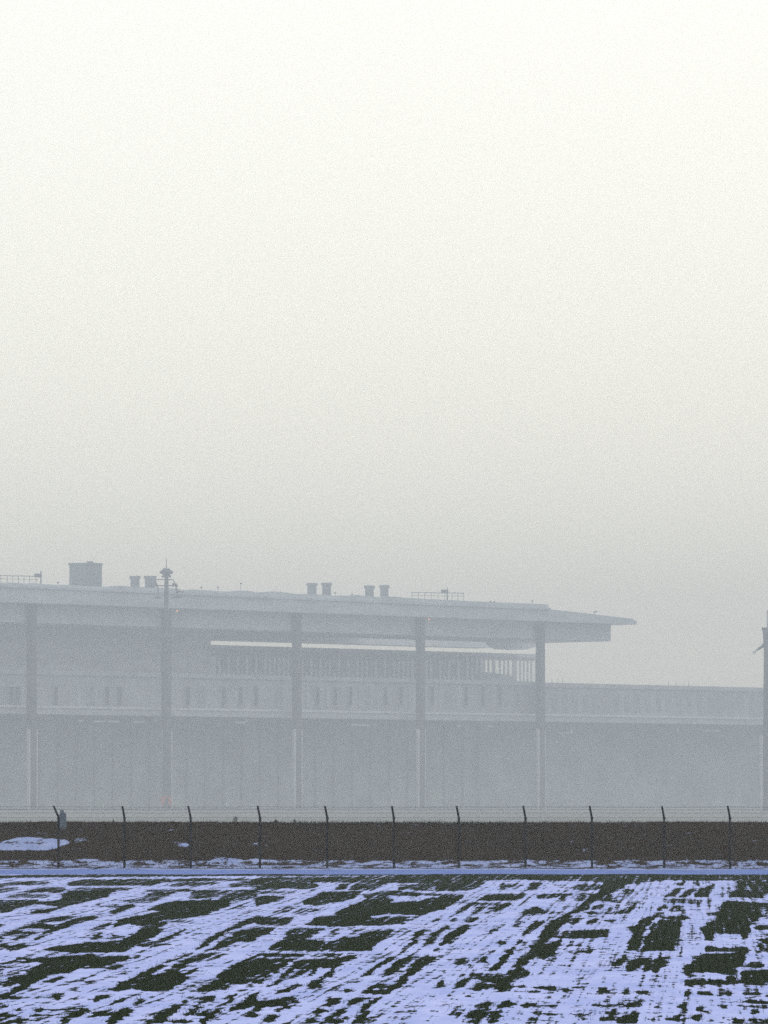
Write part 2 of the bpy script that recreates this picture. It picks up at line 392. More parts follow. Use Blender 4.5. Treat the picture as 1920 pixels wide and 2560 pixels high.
 ([1120,330,1125,310,1158,315],.9),([1190,322,1290,308,1290,332,1230,327],.9),([1340,322,1420,310,1430,330],.9),([1480,318,1620,315,1610,333],.5),
 ([500,402,560,378,560,402],.9),([600,408,640,388,720,390,640,408],.8),([740,400,830,360,860,360,830,410,760,408],.95),
 ([440,495,470,460,520,420,510,450,490,490],.9),([550,495,580,480,660,470,670,495],.9),([600,480,640,430,670,420,660,460],.8),
 ([690,515,690,480,740,460,800,430,820,480,810,515],.97),([40,400,70,385,130,385,110,410],.85),([215,402,260,386,250,404],.6),
 ([1060,410,1080,395,1115,395,1100,415],.85),([1200,435,1200,410,1245,405,1240,440],.92),([1280,398,1400,396,1390,414],.9),
 ([1015,490,1040,465,1085,460,1080,500],.95),([1170,490,1175,460,1230,460,1220,500],.95),([870,482,940,482,900,493],.6),
 ([1510,380,1530,362,1659,373,1659,390],.9),([1480,403,1659,398,1659,417],.8),([1545,445,1550,430,1610,436,1600,457],.95),
 ([1440,515,1440,480,1500,490,1490,515],.85),([1540,518,1550,485,1640,490,1659,518],.95)],
}
GX, GY0, GY1 = 2, 2050, 2570          # raster: 2 photo pixels across, 1 down
W_, H_ = 1920 // GX, GY1 - GY0
ras = np.full((H_, W_), 0.0, np.float32)
xx = (np.arange(W_) + 0.5) * GX
def fill(pts, val):
    pts = np.array(pts, float).reshape(-1, 2)
    y0, y1 = int(pts[:, 1].min()) - 1, int(pts[:, 1].max()) + 2
    for r in range(max(y0, GY0), min(y1, GY1)):
        yc = r + 0.5
        cuts = []
        for (xa, ya), (xb, yb) in zip(pts, np.roll(pts, -1, 0)):
            if (ya <= yc) != (yb <= yc):
                cuts.append(xa + (yc - ya) / (yb - ya) * (xb - xa))
        cuts.sort()
        for a, b_ in zip(cuts[::2], cuts[1::2]):
            m = (xx >= a) & (xx <= b_)
            if val < 0: ras[r - GY0, m] = np.maximum(0, ras[r - GY0, m] + val)
            else: ras[r - GY0, m] = np.maximum(ras[r - GY0, m], val)
K = 1659 / 640
for (ox, oy), polys in TILES.items():
    for p, v in polys:
        q = np.array(p, float).reshape(-1, 2) / K + (ox, oy)
        fill(q, v)
ras[:2150 - GY0] = 1.12
ras[2150 - GY0:2173 - GY0] = 0.50
def blur(a, k, ax):
    ker = np.ones(k) / k
    return np.apply_along_axis(lambda r: np.convolve(np.pad(r, k // 2, mode='edge'), ker, 'valid'), ax, a)
for p, v in (([0,2105,55,2090,110,2096,165,2097,175,2108,150,2118,115,2126,0,2126], -.92), ([180,2094,205,2089,225,2104,190,2108], -.55),
             ([425,2103,470,2106,478,2120,455,2118], -.62), ([90,2081,115,2081,112,2086], -.3), ([590,2108,655,2106,640,2112], -.35),
             ([920,2100,935,2100,930,2106], -.5), ([195,2146,240,2146,250,2152,195,2152], -.9),([530,2148,560,2142,610,2148,600,2155,520,2155], -.9),
             ([560,2148,650,2146,690,2150,560,2154], -.4), ([660,2147,690,2150,680,2158,640,2154], .0)):
    fill(p, v)
sh = lambda a, r, c: np.roll(np.roll(a, r, 0), c, 1)
fat = np.maximum.reduce([sh(ras, r, c) for r in (-1, 0, 1) for c in (-1, 0, 1)])
low = np.arange(H_) + GY0 > 2205
ras = np.where(low[:, None], fat, ras)
fr0 = 2176 - GY0
J = rng.normal(0, 1, (H_, W_)) * 34; J = blur(J, 25, 1); J = blur(J, 3, 0)
J2 = blur(blur(rng.normal(0, 1, (H_, W_)) * 60, 61, 1), 5, 0)
amp = np.interp(np.arange(H_) + GY0, [2176, 2200, 2560], [0, .22, .42])[:, None]
cc = np.clip(np.arange(W_)[None, :] + (J + J2) * amp, 0, W_ - 1).astype(int)
ras = np.where((np.arange(H_) >= fr0)[:, None], np.take_along_axis(ras, cc, 1), ras)
fbl = blur(blur(ras, 3, 0), 3, 1)

def bare_at(X, Y, Z):
    px = 960 + F * X / Y; py = YH + F * (HC - Z) / Y
    ix = px / GX - 0.5; iy = py - GY0 - 0.5
    inside = (px >= 0) & (px < 1920) & (py >= GY0) & (py < GY1)
    ixm = np.abs(((ix + (W_ - 1)) % (2 * (W_ - 1))) - (W_ - 1))       # past the frame the pattern goes on, mirrored
    ixm = np.clip(ixm, 0, W_ - 1.001); iyc = np.clip(iy, 0, H_ - 1.001)
    a = ixm.astype(int); c = iyc.astype(int); fa = ixm - a; fc = iyc - c
    g = lambda r, q: fbl[np.clip(r, 0, H_ - 1), np.clip(q, 0, W_ - 1)]
    v = (g(c, a) * (1 - fa) + g(c, a + 1) * fa) * (1 - fc) + (g(c + 1, a) * (1 - fa) + g(c + 1, a + 1) * fa) * fc
    return np.where(iy > H_ - 1, 0.4, v)

def grid(name, xs_fn, Ys, zs_fn, m, kind='structure', bare=True):
    nx = None; V = []
    for Y in Ys:
        xs = xs_fn(Y); nx = len(xs)
        V.append(np.stack([xs, np.full(nx, Y), zs_fn(xs, Y)], 1))
    V = np.concatenate(V); ny = len(Ys)
    i = np.arange(ny - 1)[:, None] * nx + np.arange(nx - 1)[None, :]
    i = i.ravel(); Fc = np.stack([i, i + 1, i + nx + 1, i + nx], 1)
    me = bpy.data.meshes.new(name)
    me.from_pydata(V.tolist(), [], Fc.tolist())
    if bare:
        a = me.attributes.new('bare', 'FLOAT', 'POINT')
        a.data.foreach_set('value', bare_at(V[:, 0], V[:, 1], V[:, 2]).astype(np.float32))
    me.materials.append(m); me.shade_smooth(); me.update()
    o = bpy.data.objects.new(name, me); C.objects.link(o)
    return tag(o, kind=kind)

def hills(x, y, seed=0):
    r = np.random.default_rng(seed); s = 0
    for k in range(9):
        a, b_, c, d = r.uniform(-1, 1, 4)
        s = s + math.pow(0.75, k) * np.sin((a * x + b_ * y) * (0.5 + 0.55 * k) + c * 9)
    return s
S_ = np.concatenate([np.linspace(-.5, -.078, 24)[:-1], np.linspace(-.078, .078, 820), np.linspace(.078, .5, 24)[1:]])
Ysf = np.geomspace(45, 179.6, 560) * Q
grid('snowy_field', lambda Y: S_ * Y, Ysf, lambda xs, Y: field_z(Y) + 0.012 * hills(xs, Y * .5, 1) * min(1, (179.6 * Q - Y) / 4), M['field'])
XP = np.linspace(-90, 90, 400)
grid('snowy_track', lambda Y: XP, np.linspace(179.6, 187.9, 12) * Q,
     lambda xs, Y: field_z(Y) + 0.004 + 0.02 * math.sin((Y / Q - 179.6) / 8.3 * math.pi) + 0.006 * hills(xs * 1.5, Y, 3), M['path'], bare=False)
def bank_d(Y):
    return Q * np.interp(Y / Q, [187.9, 191, 192.5, 196, 200, 203, 206, 209, 215, 222], [2.700, 2.66, 2.56, 2.0, 1.50, 1.22, 1.118, 1.17, 2.2, 5.6])
XB = np.concatenate([np.linspace(-90, -17, 80)[:-1], np.linspace(-17, 17, 500), np.linspace(17, 90, 80)[1:]])
YB = np.concatenate([np.linspace(187.9, 207, 110), np.linspace(207.5, 222, 14)]) * Q
def bank_z(xs, Y):
    k = np.clip((Y / Q - 188.5) / 3, 0, 1)
    return HC - bank_d(Y) + k * (0.014 * hills(xs * 1.3, Y * 1.3, 5) + 0.010 * hills(xs * 6, Y * 5, 6))
grid('grassy_bank', lambda Y: XB, YB, bank_z, M['bank'])

# dry grass on the bank: too many blades to count
def grass(name, N, xr, yr, zfn, hr, wr, m, label, cat, keep=None, rows=False, fan=False):
    X = rng.uniform(xr[0], xr[1], N); Y = yr[0] + (yr[1] - yr[0]) * rng.random(N) ** 1.5; Z = zfn(X, Y)
    bv = bare_at(X, Y, Z)
    k = keep(X, Y, bv); X, Y, Z = X[k], Y[k], Z[k]; N = len(X)
    if rows: X = np.round((X - 0.06 * Y) / .125) * .125 + 0.06 * Y + rng.normal(0, .014, N); Z = zfn(X, Y)
    h = rng.uniform(hr[0], hr[1], N) * (0.6 + 0.8 * rng.random(N) ** 3); wd = rng.uniform(wr[0], wr[1], N)
    ang = rng.uniform(0, math.pi, N); lx = rng.normal(0, .35, N) * h; ly = rng.normal(0, .35, N) * h
    V = np.empty((N, 3, 3))
    V[:, 0] = np.stack([X - np.cos(ang) * wd, Y - np.sin(ang) * wd, Z - 0.01], 1)
    V[:, 1] = np.stack([X + np.cos(ang) * wd, Y + np.sin(ang) * wd, Z - 0.01], 1)
    V[:, 2] = np.stack([X + lx, Y + ly, Z + h], 1)
    me = bpy.data.meshes.new(name)
    me.vertices.add(N * 3); me.vertices.foreach_set('co', V.ravel())
    me.loops.add(N * 3); me.loops.foreach_set('vertex_index', np.arange(N * 3))
    me.polygons.add(N); me.polygons.foreach_set('loop_start', np.arange(N) * 3)
    me.update(); me.validate(); me.materials.append(m)
    o = bpy.data.objects.new(name, me); C.objects.link(o)
    return tag(o, label, cat, kind='stuff')
M['dry'] = mat('dry_grass', (0.026, 0.016, 0.008), 1.0, 0.8, 0.9, stretch=(0.5, 1.5, 3))
M['dry'].node_tree.nodes['Principled BSDF'].inputs['Specular IOR Level'].default_value = 0.0
M['wheat'] = mat('winter_wheat', (0.016, 0.028, 0.009), 1.0, 0.7, 5.0)
M['wheat'].node_tree.nodes['Principled BSDF'].inputs['Specular IOR Level'].default_value = 0.0
def zb(X, Y): return HC - bank_d(Y) + 0.0
grass('dry_grass', 110000, (-26, 26), (188.6 * Q, 207.5 * Q), zb, (0.03, 0.11), (0.006, 0.014), M['dry'],
      'dark brown dry grass covering the bank behind the wire fence', 'grass', lambda X, Y, b_: b_ > rng.uniform(0.45, 0.9, len(X)))

for key in ('post', 'path'): M[key].node_tree.nodes['Principled BSDF'].inputs['Specular IOR Level'].default_value = 0.05
grass('tall_weeds', 2600, (-26, 26), (202 * Q, 207.3 * Q), zb, (0.06, 0.17), (0.003, 0.008), M['dry'],
      'sparse taller weeds along the crest of the dark bank', 'weeds', lambda X, Y, b_: (b_ > .6) & (np.sin(X * 2.1) + np.sin(X * 5.3 + 1) > rng.uniform(-1.5, 2, len(X))))
grass('winter_wheat', 520000, (-13, 13), (54, 130), lambda X, Y: field_z(Y) + 0.012 * hills(X, Y * .5, 1), (0.025, 0.06), (0.002, 0.005), M['wheat'],
      'sparse dark green young crop poking through the thin snow in rows', 'crop',
      lambda X, Y, b_: (b_ > rng.uniform(0.12, 0.9, len(X))) & (np.abs(X) < .09 * Y + .6), rows=True)

# ---------------------------------------------------------------- fence
FY = 190.0 * Q
fence = tag(empty('wire_fence', (0, FY, field_z(FY))), 'long wire fence with dark bent posts and strands of barbed wire along the snowy track', 'fence')
tops = [138, 308, 473, 647, 814, 983, 1142, 1310, 1475, 1654, 1819]
base = [146, 311, 477, 650, 818, 985, 1147, 1314, 1480, 1660, 1825]
bends = [11, 4, 5, 5, 5, 4, 5, 5, 5, 5, 5]
pre = [-30 - 166 * q for q in range(6, -1, -1)]; post_ = [1988 + 167 * q for q in range(7)]      # the fence runs on past the frame
tops = pre + tops + post_; base = [q + 5 for q in pre] + base + [q + 5 for q in post_]; bends = [5] * 7 + bends + [5] * 7
zg = field_z(FY)
mp = FY / F
posts = []
for i, (tx, bx_, bd) in enumerate(zip(tops, base, bends)):
    zt = (YH - 2015.5 - random.uniform(-.8, .8)) * mp + HC - zg
    zk = (YH - 2042) * mp + HC - zg
    xb = (bx_ - 960) * mp; xk = xb + random.uniform(-1, 1) * .005; xt = xk - bd * mp - 0.01
    m_ = MB().tube([(xb, 0, -0.25), (xk, 0, zk - .04), (xk - .006, -.008, zk), (xt, -.07, zt)], [.036, .034, .034, .030], 8)
    m_.tube([(xt, -.07, zt - .002), (xt, -.07, zt + .012)], [.036, .030], 8)
    for q in np.arange(0.15, zk, 0.22):
        m_.box(xk - .045, xk + .045, -.042, -.030, q, q + .03)
    p = m_.build('post', M['post'], fence); posts.append((xb, xk, xt, zk, zt))
def strand(fr, sag, rad, barbs):
    m_ = MB(); pts = []
    for (a, b_) in zip(posts[:-1], posts[1:]):
        f_ = lambda P: (P[1] + (P[2] - P[1]) * fr, -.07 * fr - .035, P[3] + (P[4] - P[3]) * fr)
        A, B = f_(a), f_(b_)
        for k in range(6):
            t = k / 6; pts.append((A[0] + (B[0] - A[0]) * t, A[1], A[2] + (B[2] - A[2]) * t - sag * 4 * t * (1 - t)))
    m_.tube(pts, rad, 4)
    if barbs:
        for A, B in zip(pts[:-1], pts[1:]):
            for k in range(3):
                t = (k + random.random() * .6) / 3; c = [A[j] + (B[j] - A[j]) * t for j in range(3)]
                m_.box(c[0] - .003, c[0] + .003, c[1] - .003, c[1] + .003, c[2] - .018, c[2] + .018)
                m_.box(c[0] - .016, c[0] + .016, c[1] - .002, c[1] + .004, c[2] - .003, c[2] + .003)
    return m_
for fr in (0.95, 0.68, 0.38):
    strand(fr, .008, .0045, True).build('barbed_wire', M['wire'], fence)
strand(-0.06, .004, .0045, False).build('tension_wire', M['wire'], fence)
ml = MB()
x0, x1 = posts[0][0], posts[-1][0]; hh = posts[0][3] - .05
def flat(mb, A, B, r):
    d = Vector(B) - Vector(A); nrm = Vector((-d.z, 0, d.x)).normalized() * r
    mb.add([Vector(A) - nrm, Vector(A) + nrm, Vector(B) + nrm, Vector(B) - nrm], [(0, 1, 2, 3)])
k = x0 - hh
while k < x1:
    for s in (1, -1):
        a = (k, 0.05) if s == 1 else (k + hh, 0.05); b_ = (k + hh, hh) if s == 1 else (k, hh)
        ml.tube([(a[0], -.038, a[1]), (b_[0], -.038, b_[1])], .0014, 3)
    k += 0.10
ml.build('chain_link_mesh', M['wire'], fence)

# ---------------------------------------------------------------- small things on and behind the bank
pz = at(155, 2075, 202.0 * Q)
pil = tag(empty('utility_pillar', pz), 'small blue grey pillar with narrow neck standing on the bank beside a fence post', 'pillar')
k = 202.0 * Q / F
MB().prism([(-7.5 * k, -.03), (10 * k, -.03), (10.5 * k, 36 * k), (10 * k, 41 * k), (6 * k, 43 * k), (-4 * k, 43 * k), (-6 * k, 38 * k), (-10 * k, 36 * k), (-9 * k, 0)], -.11, .11).build('body', M['pillar'], pil)
MB().box(-4.5 * k, 5 * k, -.06, .06, 43.2 * k, 50 * k, .85).build('cap', M['pillar'], pil)
MB().box(-5 * k, 7 * k, -.118, -.112, 8 * k, 32 * k).build('door', M['pillar'], pil)

def bush(name, loc, h, r, label, cat, group=None):
    root = tag(empty(name, loc), label, cat, group)
    t = MB().tube([(0, 0, -.05), (.02, 0, h * .5), (0, .01, h * .92)], [r * .09, r * .06, r * .02], 6)
    for k in range(9):
        a = random.uniform(0, 6.28); z = h * random.uniform(.15, .7); q = r * .7 * (1 - z / h)
        t.tube([(0, 0, z), (q * math.cos(a), q * math.sin(a), z + .12 * h)], [r * .03, r * .012], 4)
    t.build('trunk', M['bark'], root)
    mb = MB()
    for i in range(2600):
        z = random.random() ** 0.9; lobe = 0.75 + .35 * math.sin(z * 21) + random.uniform(-.15, .2)
        rr = r * (1 - z) ** 0.8 * lobe * math.sqrt(random.random()); a = random.uniform(0, 6.28)
        c = Vector((rr * math.cos(a), rr * math.sin(a), h * (.08 + .95 * z)))
        s = r * random.uniform(.03, .08)
        d1 = Vector((random.gauss(0, 1), random.gauss(0, 1), random.gauss(0, 1))).normalized() * s
        d2 = Vector((random.gauss(0, 1), random.gauss(0, 1), random.gauss(0, 1))).normalized() * s
        mb.add([c - d1, c + d2, c + d1], [(0, 1, 2)])
    mb.build('crown', M['foliage'], root)
    return root
bY = 520.0; k = bY / F
bush('small_conifer', (at(589, 2057, bY).x, bY, G_AIR), (YH - 2044) * k + HC - G_AIR, 38 * k,
     'small dark conifer just showing above the bank left of the fourth fence post', 'tree')
for px, yy, hh_, rr_ in [(a, b_ * Q, c, d) for a, b_, c, d in ((283, 207, .10, .07), (690, 207.5, .09, .16), (736, 207, .10, .10))]:
    o = bush('dry_shrub', (at(px, 2057, yy).x, yy, HC - bank_d(yy) - .03), hh_ + .05, rr_,
         {283: 'tiny dark shrub on the crest of the bank left of the second fence post',
          690: 'low wide dark shrub on the crest of the bank right of the fourth fence post',
          736: 'small dark shrub on the crest of the bank between the fourth and fifth fence posts'}[px], 'shrub', 'shrubs on the crest of the bank')

# ---------------------------------------------------------------- terminal
SCL = 1.55
A0 = Vector((-55.9 * SCL, 836 * SCL)); ev = Vector((20.8, 22.0)).normalized(); nv = Vector((-ev.y, ev.x))
TH = math.atan2(ev.y, ev.x)
def P(px, py, off=0.0):
    """photo point -> (t along the facade, height above the apron) in the vertical plane 'off' metres behind the column row"""
    d = Vector(((px - 960) / F, 1.0))
    Y = (A0.dot(nv) + off) / d.dot(nv)
    t = (d * Y - A0).dot(ev)
    return t, 3.7 + (YH - py) / F * Y
def T(px, off=0.0): return P(px, 2000, off)[0]
def Hz(px, py, off=0.0): return P(px, py, off)[1]
def poly(pts, off=0.0): return [P(x, y, off) for x, y in pts]
ORG = (A0.x * KT, A0.y * KT, G_AIR)
UNIT = KT

term = tag(empty('airport_terminal', ORG, TH), 'hazy airport terminal with a vast flat overhanging roof on tall dark columns', 'building')
LEFT = -70.0
zf = Hz(742, 1531, -6)             # underside of the roof plate
top = [(0, 1457), (28, 1456), (60, 1459), (84, 1457), (100, 1460), (140, 1462), (170, 1462), (215, 1465), (262, 1467), (300, 1464), (322, 1466),
       (345, 1468), (400, 1469), (440, 1471), (461, 1475), (485, 1474), (520, 1476), (565, 1479), (590, 1477), (620, 1477), (640, 1481), (662, 1480),
       (680, 1478), (705, 1480), (740, 1485), (768, 1485), (800, 1486), (835, 1489), (870, 1489), (895, 1487), (915, 1491), (950, 1493), (985, 1491),
       (1020, 1495), (1060, 1497), (1120, 1500), (1180, 1503), (1240, 1506), (1300, 1508), (1355, 1510), (1371, 1511)]
pl = poly(top, -6)
wing = poly([(1371, 1523), (1420, 1528), (1480, 1535), (1540, 1542), (1583, 1547), (1585, 1550), (1592, 1553), (1592, 1558)], -6)
endt = wing[-1][0]
outline = [(LEFT, pl[0][1] + .6)] + pl + wing + [(endt, zf), (LEFT, zf)]
outline = outline[::-1]
roof = MB().prism(outline, -6, 112).build('roof', M['fascia'], term)
lip = MB().prism([(LEFT, pl[0][1] + .6 - .9), (LEFT, pl[0][1] + .6 - 1.5)] + [(pl[-1][0] + .3, pl[-1][1] - 1.5), (pl[-1][0] + .3, pl[-1][1] - .9)], -6.6, -6.003).build('gutter', M['fascia'], roof)
# rooftop plant: slightly wider at the top
for (xa, xb, yt, yb) in ((172, 256, 1408, 1470), (325, 350, 1440, 1472), (361, 390, 1440, 1472), (767, 793, 1458, 1490), (804, 829, 1457, 1492), (911, 936, 1464, 1496), (949, 973, 1463, 1498)):
    o_ = 4.0
    ta, tb = T(xa, o_), T(xb, o_); zt = Hz((xa + xb) / 2, yt, o_); zb_ = Hz((xa + xb) / 2, yb, o_) - 1.0
    big = xb - xa > 50
    dp = (xb - xa) * .0985 * .71; cxm = (ta + tb) / 2
    ta, tb = cxm - dp / 2, cxm + dp / 2; o_ -= dp / 2
    mb = MB().box(ta + .12, tb - .12, o_, o_ + dp, zb_, zt - (.7 if not big else .5))
    mb.box(ta - (.05 if not big else 0), tb + (.05 if not big else 0), o_ - .2, o_ + dp + .2, zt - (.7 if not big else .5), zt)
    for q in range(5):
        zz = zb_ + 1.5 + (zt - zb_ - 2.6) * q / 5
        mb.box(ta + .4, tb - .4, o_ - .1, o_ - .004, zz, zz + .18)
    mb.build('roof_unit', M['unit'], roof)
    if big:
        MB().box(ta + 2.6, ta + 3.8, o_ + 1, o_ + 2.2, zt + .003, zt + .45).build('vent', M['unit'], roof)
# roof railings with a camera box on a stand
def railing(xa, xb, ya, yb, xs, o_=2.0, mid=True):
    mb = MB()
    (ta, za), (tb, zb_) = P(xa, ya, o_), P(xb, yb, o_)
    mb.tube([(ta, o_, za), (tb, o_, zb_)], .10, 6)
    if mid: mb.tube([(ta, o_, za - .8), (tb, o_, zb_ - .8)], .06, 5)
    for x in xs:
        t = T(x, o_); z = za + (zb_ - za) * (t - ta) / (tb - ta)
        mb.tube([(t, o_, z), (t, o_, z - 2.6)], .07, 5)
    mb.build('roof_railing', M['steel'], roof)
railing(-60, 96, 1437, 1441, [-60, -40, -20, 2, 18, 32, 46, 60, 74, 90])
railing(1028, 1160, 1481, 1483, [1030, 1046, 1062, 1078, 1095, 1112, 1130, 1145, 1159])
for (x, yt, yb, xa, xb, ya, yb2) in ((105, 1427, 1466, 92, 104, 1434, 1443), (1121, 1469, 1502, 1109, 1120, 1474, 1483)):
    t = T(x, 2.0); mb = MB().tube([(t, 2.4, Hz(x, yb, 2)), (t, 2.4, Hz(x, yt, 2))], [.22, .12], 6)
    mb.box(T(xa, 2), T(xb, 2), 1.9, 2.9, Hz(xa, yb2, 2), Hz(xa, ya, 2)); mb.build('roof_camera', M['steel'], roof)
for x, yt in ((145, 1454), (503, 1466), (545, 1466), (602, 1456), (701, 1478), (838, 1480), (880, 1484), (1226, 1501), (1331, 1500), (1236, 1502)):
    t = T(x, 3.0); zt = Hz(x, yt, 3.0)
    MB().tube([(t, 3, zt - 2.6), (t, 3, zt)], [.09, .05], 5).box(t - .22, t + .22, 2.85, 3.15, zt - .45, zt - .1).build('roof_antenna', M['steel'], roof)
mb = MB(); t, z = P(1490, 1530, -4)
mb.tube([(t, -4, z - 1.2), (t - .6, -4, z)], .12, 5).tube([(t - .9, -4, z - .05), (t + .5, -4, z + .25)], .18, 6).build('roof_antenna', M['steel'], roof)

# deep girder box under the roof plate
zr = Hz(1440, 1612, 30)
MB().box(LEFT + 2, T(1527, 1.2), 1.2, 30, zr, zf - .003).build('roof_girder', M['soffit'], term)
zc = Hz(733, 1608, 108)
MB().box(LEFT + 2, T(1209, 104), 100, 108, zc, zf - .003).build('roof_girder', M['soffit'], term)
dip = poly([(1222, 1611), (1232, 1617), (1243, 1623), (1280, 1625), (1318, 1624), (1332, 1619), (1345, 1615), (1360, 1611)], 34)
MB().prism(dip + [(dip[-1][0], zf - .01), (dip[0][0], zf - .01)], 34, 35).build('ceiling_fairing', M['soffit'], term)

# upper glazed hall
def band(name, m, pts, off, depth, parent=None):
    q = poly(pts, off)
    return MB().prism(q[::-1] if q[0][1] > q[-1][1] else q, off, off + depth).build(name, m, parent or term)
zt_h = Hz(742, 1618.5, 40); zfl = Hz(742, 1690, 40)
hall = MB().box(T(516, 40), T(1209, 40), 40.1, 40.3, zfl - 4, zt_h - 1.0).build('hall_glazing', M['hall'], term)
MB().box(T(530, 39), T(1352, 39), 39, 93, zt_h - .996, zt_h).build('hall_parapet', M['panel'], term)
mb = MB()
for x in np.arange(545, 1205, 11.5):
    t = T(x, 39.6); mb.box(t - .16, t + .16, 39.6, 40.096, zfl - 3, zt_h - 1.1)
mb.build('mullions', M['tint'], hall)
for x in (560, 583, 606, 629, 655, 770, 793, 816, 839, 862, 885, 930, 953, 976, 1090, 1113, 1136, 1159, 1182):
    t = T(x, 39.7); MB().box(t - .75, t + .75, 39.85, 40.09, zfl + 1.0, zt_h - 2.0).build('hall_window', M['tint' if x % 3 else 'panel'], hall)
# open glazed end: sky shows between its posts
gl0, gl1 = T(1211, 40), T(1351, 40)
MB().box(gl0, gl1, 40.1, 40.16, zfl - 3, zt_h - 1.5).build('glazing', M['glass'], term)
MB().box(gl0, gl1, 39.9, 41, zt_h - 1.9, zt_h - 1.0).build('glazing_head', M['wall'], term)
for x, wd in ((1211, 4), (1221, 4), (1234, 9), (1249.5, 5), (1260.5, 5), (1270.5, 5), (1286, 13), (1300.5, 4), (1309.5, 4), (1319, 4), (1328.5, 4), (1340, 4)):
    t = T(x, 40); h = wd * 0.105 * .72
    MB().box(t - h / 1.0, t + h / 1.0, 39.93, 40.09, zfl - 3, zt_h - 1.9).build('glazing_post', M['wall'], term)
band('inner_counter', M['wall'], [(1224, 1681), (1292, 1690), (1292, 1730), (1224, 1730)], 52, 6)

# closed block at the left under the roof
MB().box(LEFT + 3, T(527, 18), 18, 40, zfl - 4, zr - .004).build('upper_wall', M['wall'], term)
MB().box(LEFT + 3, T(500, 17), 17.2, 17.99, Hz(300, 1684, 18), Hz(300, 1680, 18)).build('ledge', M['slab'], term)

# middle storey
zm1 = Hz(742, 1692, 10); zm0 = Hz(742, 1776, 10)
mid = MB().box(LEFT + 3, T(1353, 10), 10, 60, zm0, zm1).build('middle_wall', M['wall2'], term)
MB().box(LEFT + 3, T(1353, 10), 9.2, 9.996, zm1 - .9, zm1 + .2).build('cornice', M['panel'], mid)
for i, x in enumerate([12, 28, 44, 140, 225, 268, 300, 470, 505, 560, 602, 640, 700, 794, 838, 876, 921, 964, 1003, 1081, 1123, 1165, 1208, 1250, 1292, 1330]):
    t = T(x, 9.6); z0 = Hz(x, 1768, 9.6) + .2; z1 = Hz(x, 1714, 9.6)
    f_ = MB()
    f_.box(t - .8, t - .72, 9.55, 9.99, z0, z1).box(t + .72, t + .8, 9.55, 9.99, z0, z1).box(t - .719, t + .719, 9.55, 9.99, z1 - .25, z1).box(t - .719, t + .719, 9.5, 9.99, z0, z0 + .25)
    o = MB().box(t - .715, t + .715, 9.8, 9.99, z0 + .254, z1 - .254).build('window', M['window' if i % 4 else 'tint'], mid)
    f_.build('window_frame', M['panel'], o)
for x, wd in ((56, 8), (197, 14), (240, 6), (770, 12), (820, 10), (900, 10), (945, 12), (1025, 10), (1100, 10), (1145, 14)):
    t = T(x, 9.6); MB().box(t - wd * .04, t + wd * .04, 9.6, 9.992, Hz(x, 1768, 9.6), Hz(x, 1714, 9.6)).build('pale_panel', M['panel'], mid)

# gallery deck, a pale band along the whole front
zd1 = Hz(742, 1777, 4); zd0 = Hz(742, 1795, 4)
MB().box(LEFT + 3, T(1352, 4), 4, 60, zd0, zd1 - .01).build('gallery_deck', M['slab'], term)
MB().box(LEFT + 3, T(1352, 4), 3.6, 3.996, zd1 - .3, zd1 + .25).build('deck_edge', M['stripe'], term)
MB().box(LEFT + 3, T(1352, 30), 30, 58, 0, zd0 - .004).build('apron_level_wall', M['recess'], term)
for xa, xb, y in ((196, 208, 1801), (236, 262, 1803), (270, 298, 1803), (332, 362, 1804), (385, 392, 1801), (590, 612, 1806), (612, 620, 1801), (880, 925, 1812), (1144, 1152, 1814), (1220, 1234, 1815)):
    o_ = 6.0
    MB().box(T(xa, o_), T(xb, o_), o_, o_ + .3, Hz(xa, y + 3, o_), Hz(xa, y - 2, o_)).box(T(xa + 3, o_), T(xa + 4, o_), o_ + .05, o_ + .1, Hz(xa, y - 2, o_) + .002, zd0 - .005).build('deck_light', M['stripe'], term)
mb = MB()
for x in np.arange(100, 1340, 46):
    t = T(x, 29.6); mb.box(t - .25, t + .25, 29.5, 29.995, 0, zd0 - .1)
mb.build('wall_pilasters', M['wall2'], term)

# columns with pale stanchions either side of the foot
def column(parent, px, zt, off=0.0):
    t = T(px, off)
    o = MB().box(t - .88, t + .88, off - .9, off + .9, -.1, zt).build('column', M['column'], parent)
    for s in (-1, 1):
        MB().box(t + s * 1.18 - .29, t + s * 1.18 + .29, off - .6, off + .2, 0, Hz(px, 1822, off)).build('stanchion', M['stripe'], o)
    MB().box(t - 1.1, t + 1.1, off - 1.1, off + 1.1, zt - 1.6, zt - .8).build('column_head', M['column'], o)
for px in (79, 416, 742, 1051, 1351):
    column(term, px, zf - .004)
column(term, -290, zf - .004)
# two amber lamps under the roof edge
for x, y in ((443, 1527), (1073, 1548)):
    t, z = P(x, y, -6.2)
    MB().box(t - .15, t + .15, -6.3, -6.004, z - .15, z + .15).build('amber_lamp', M['lamp'], term)

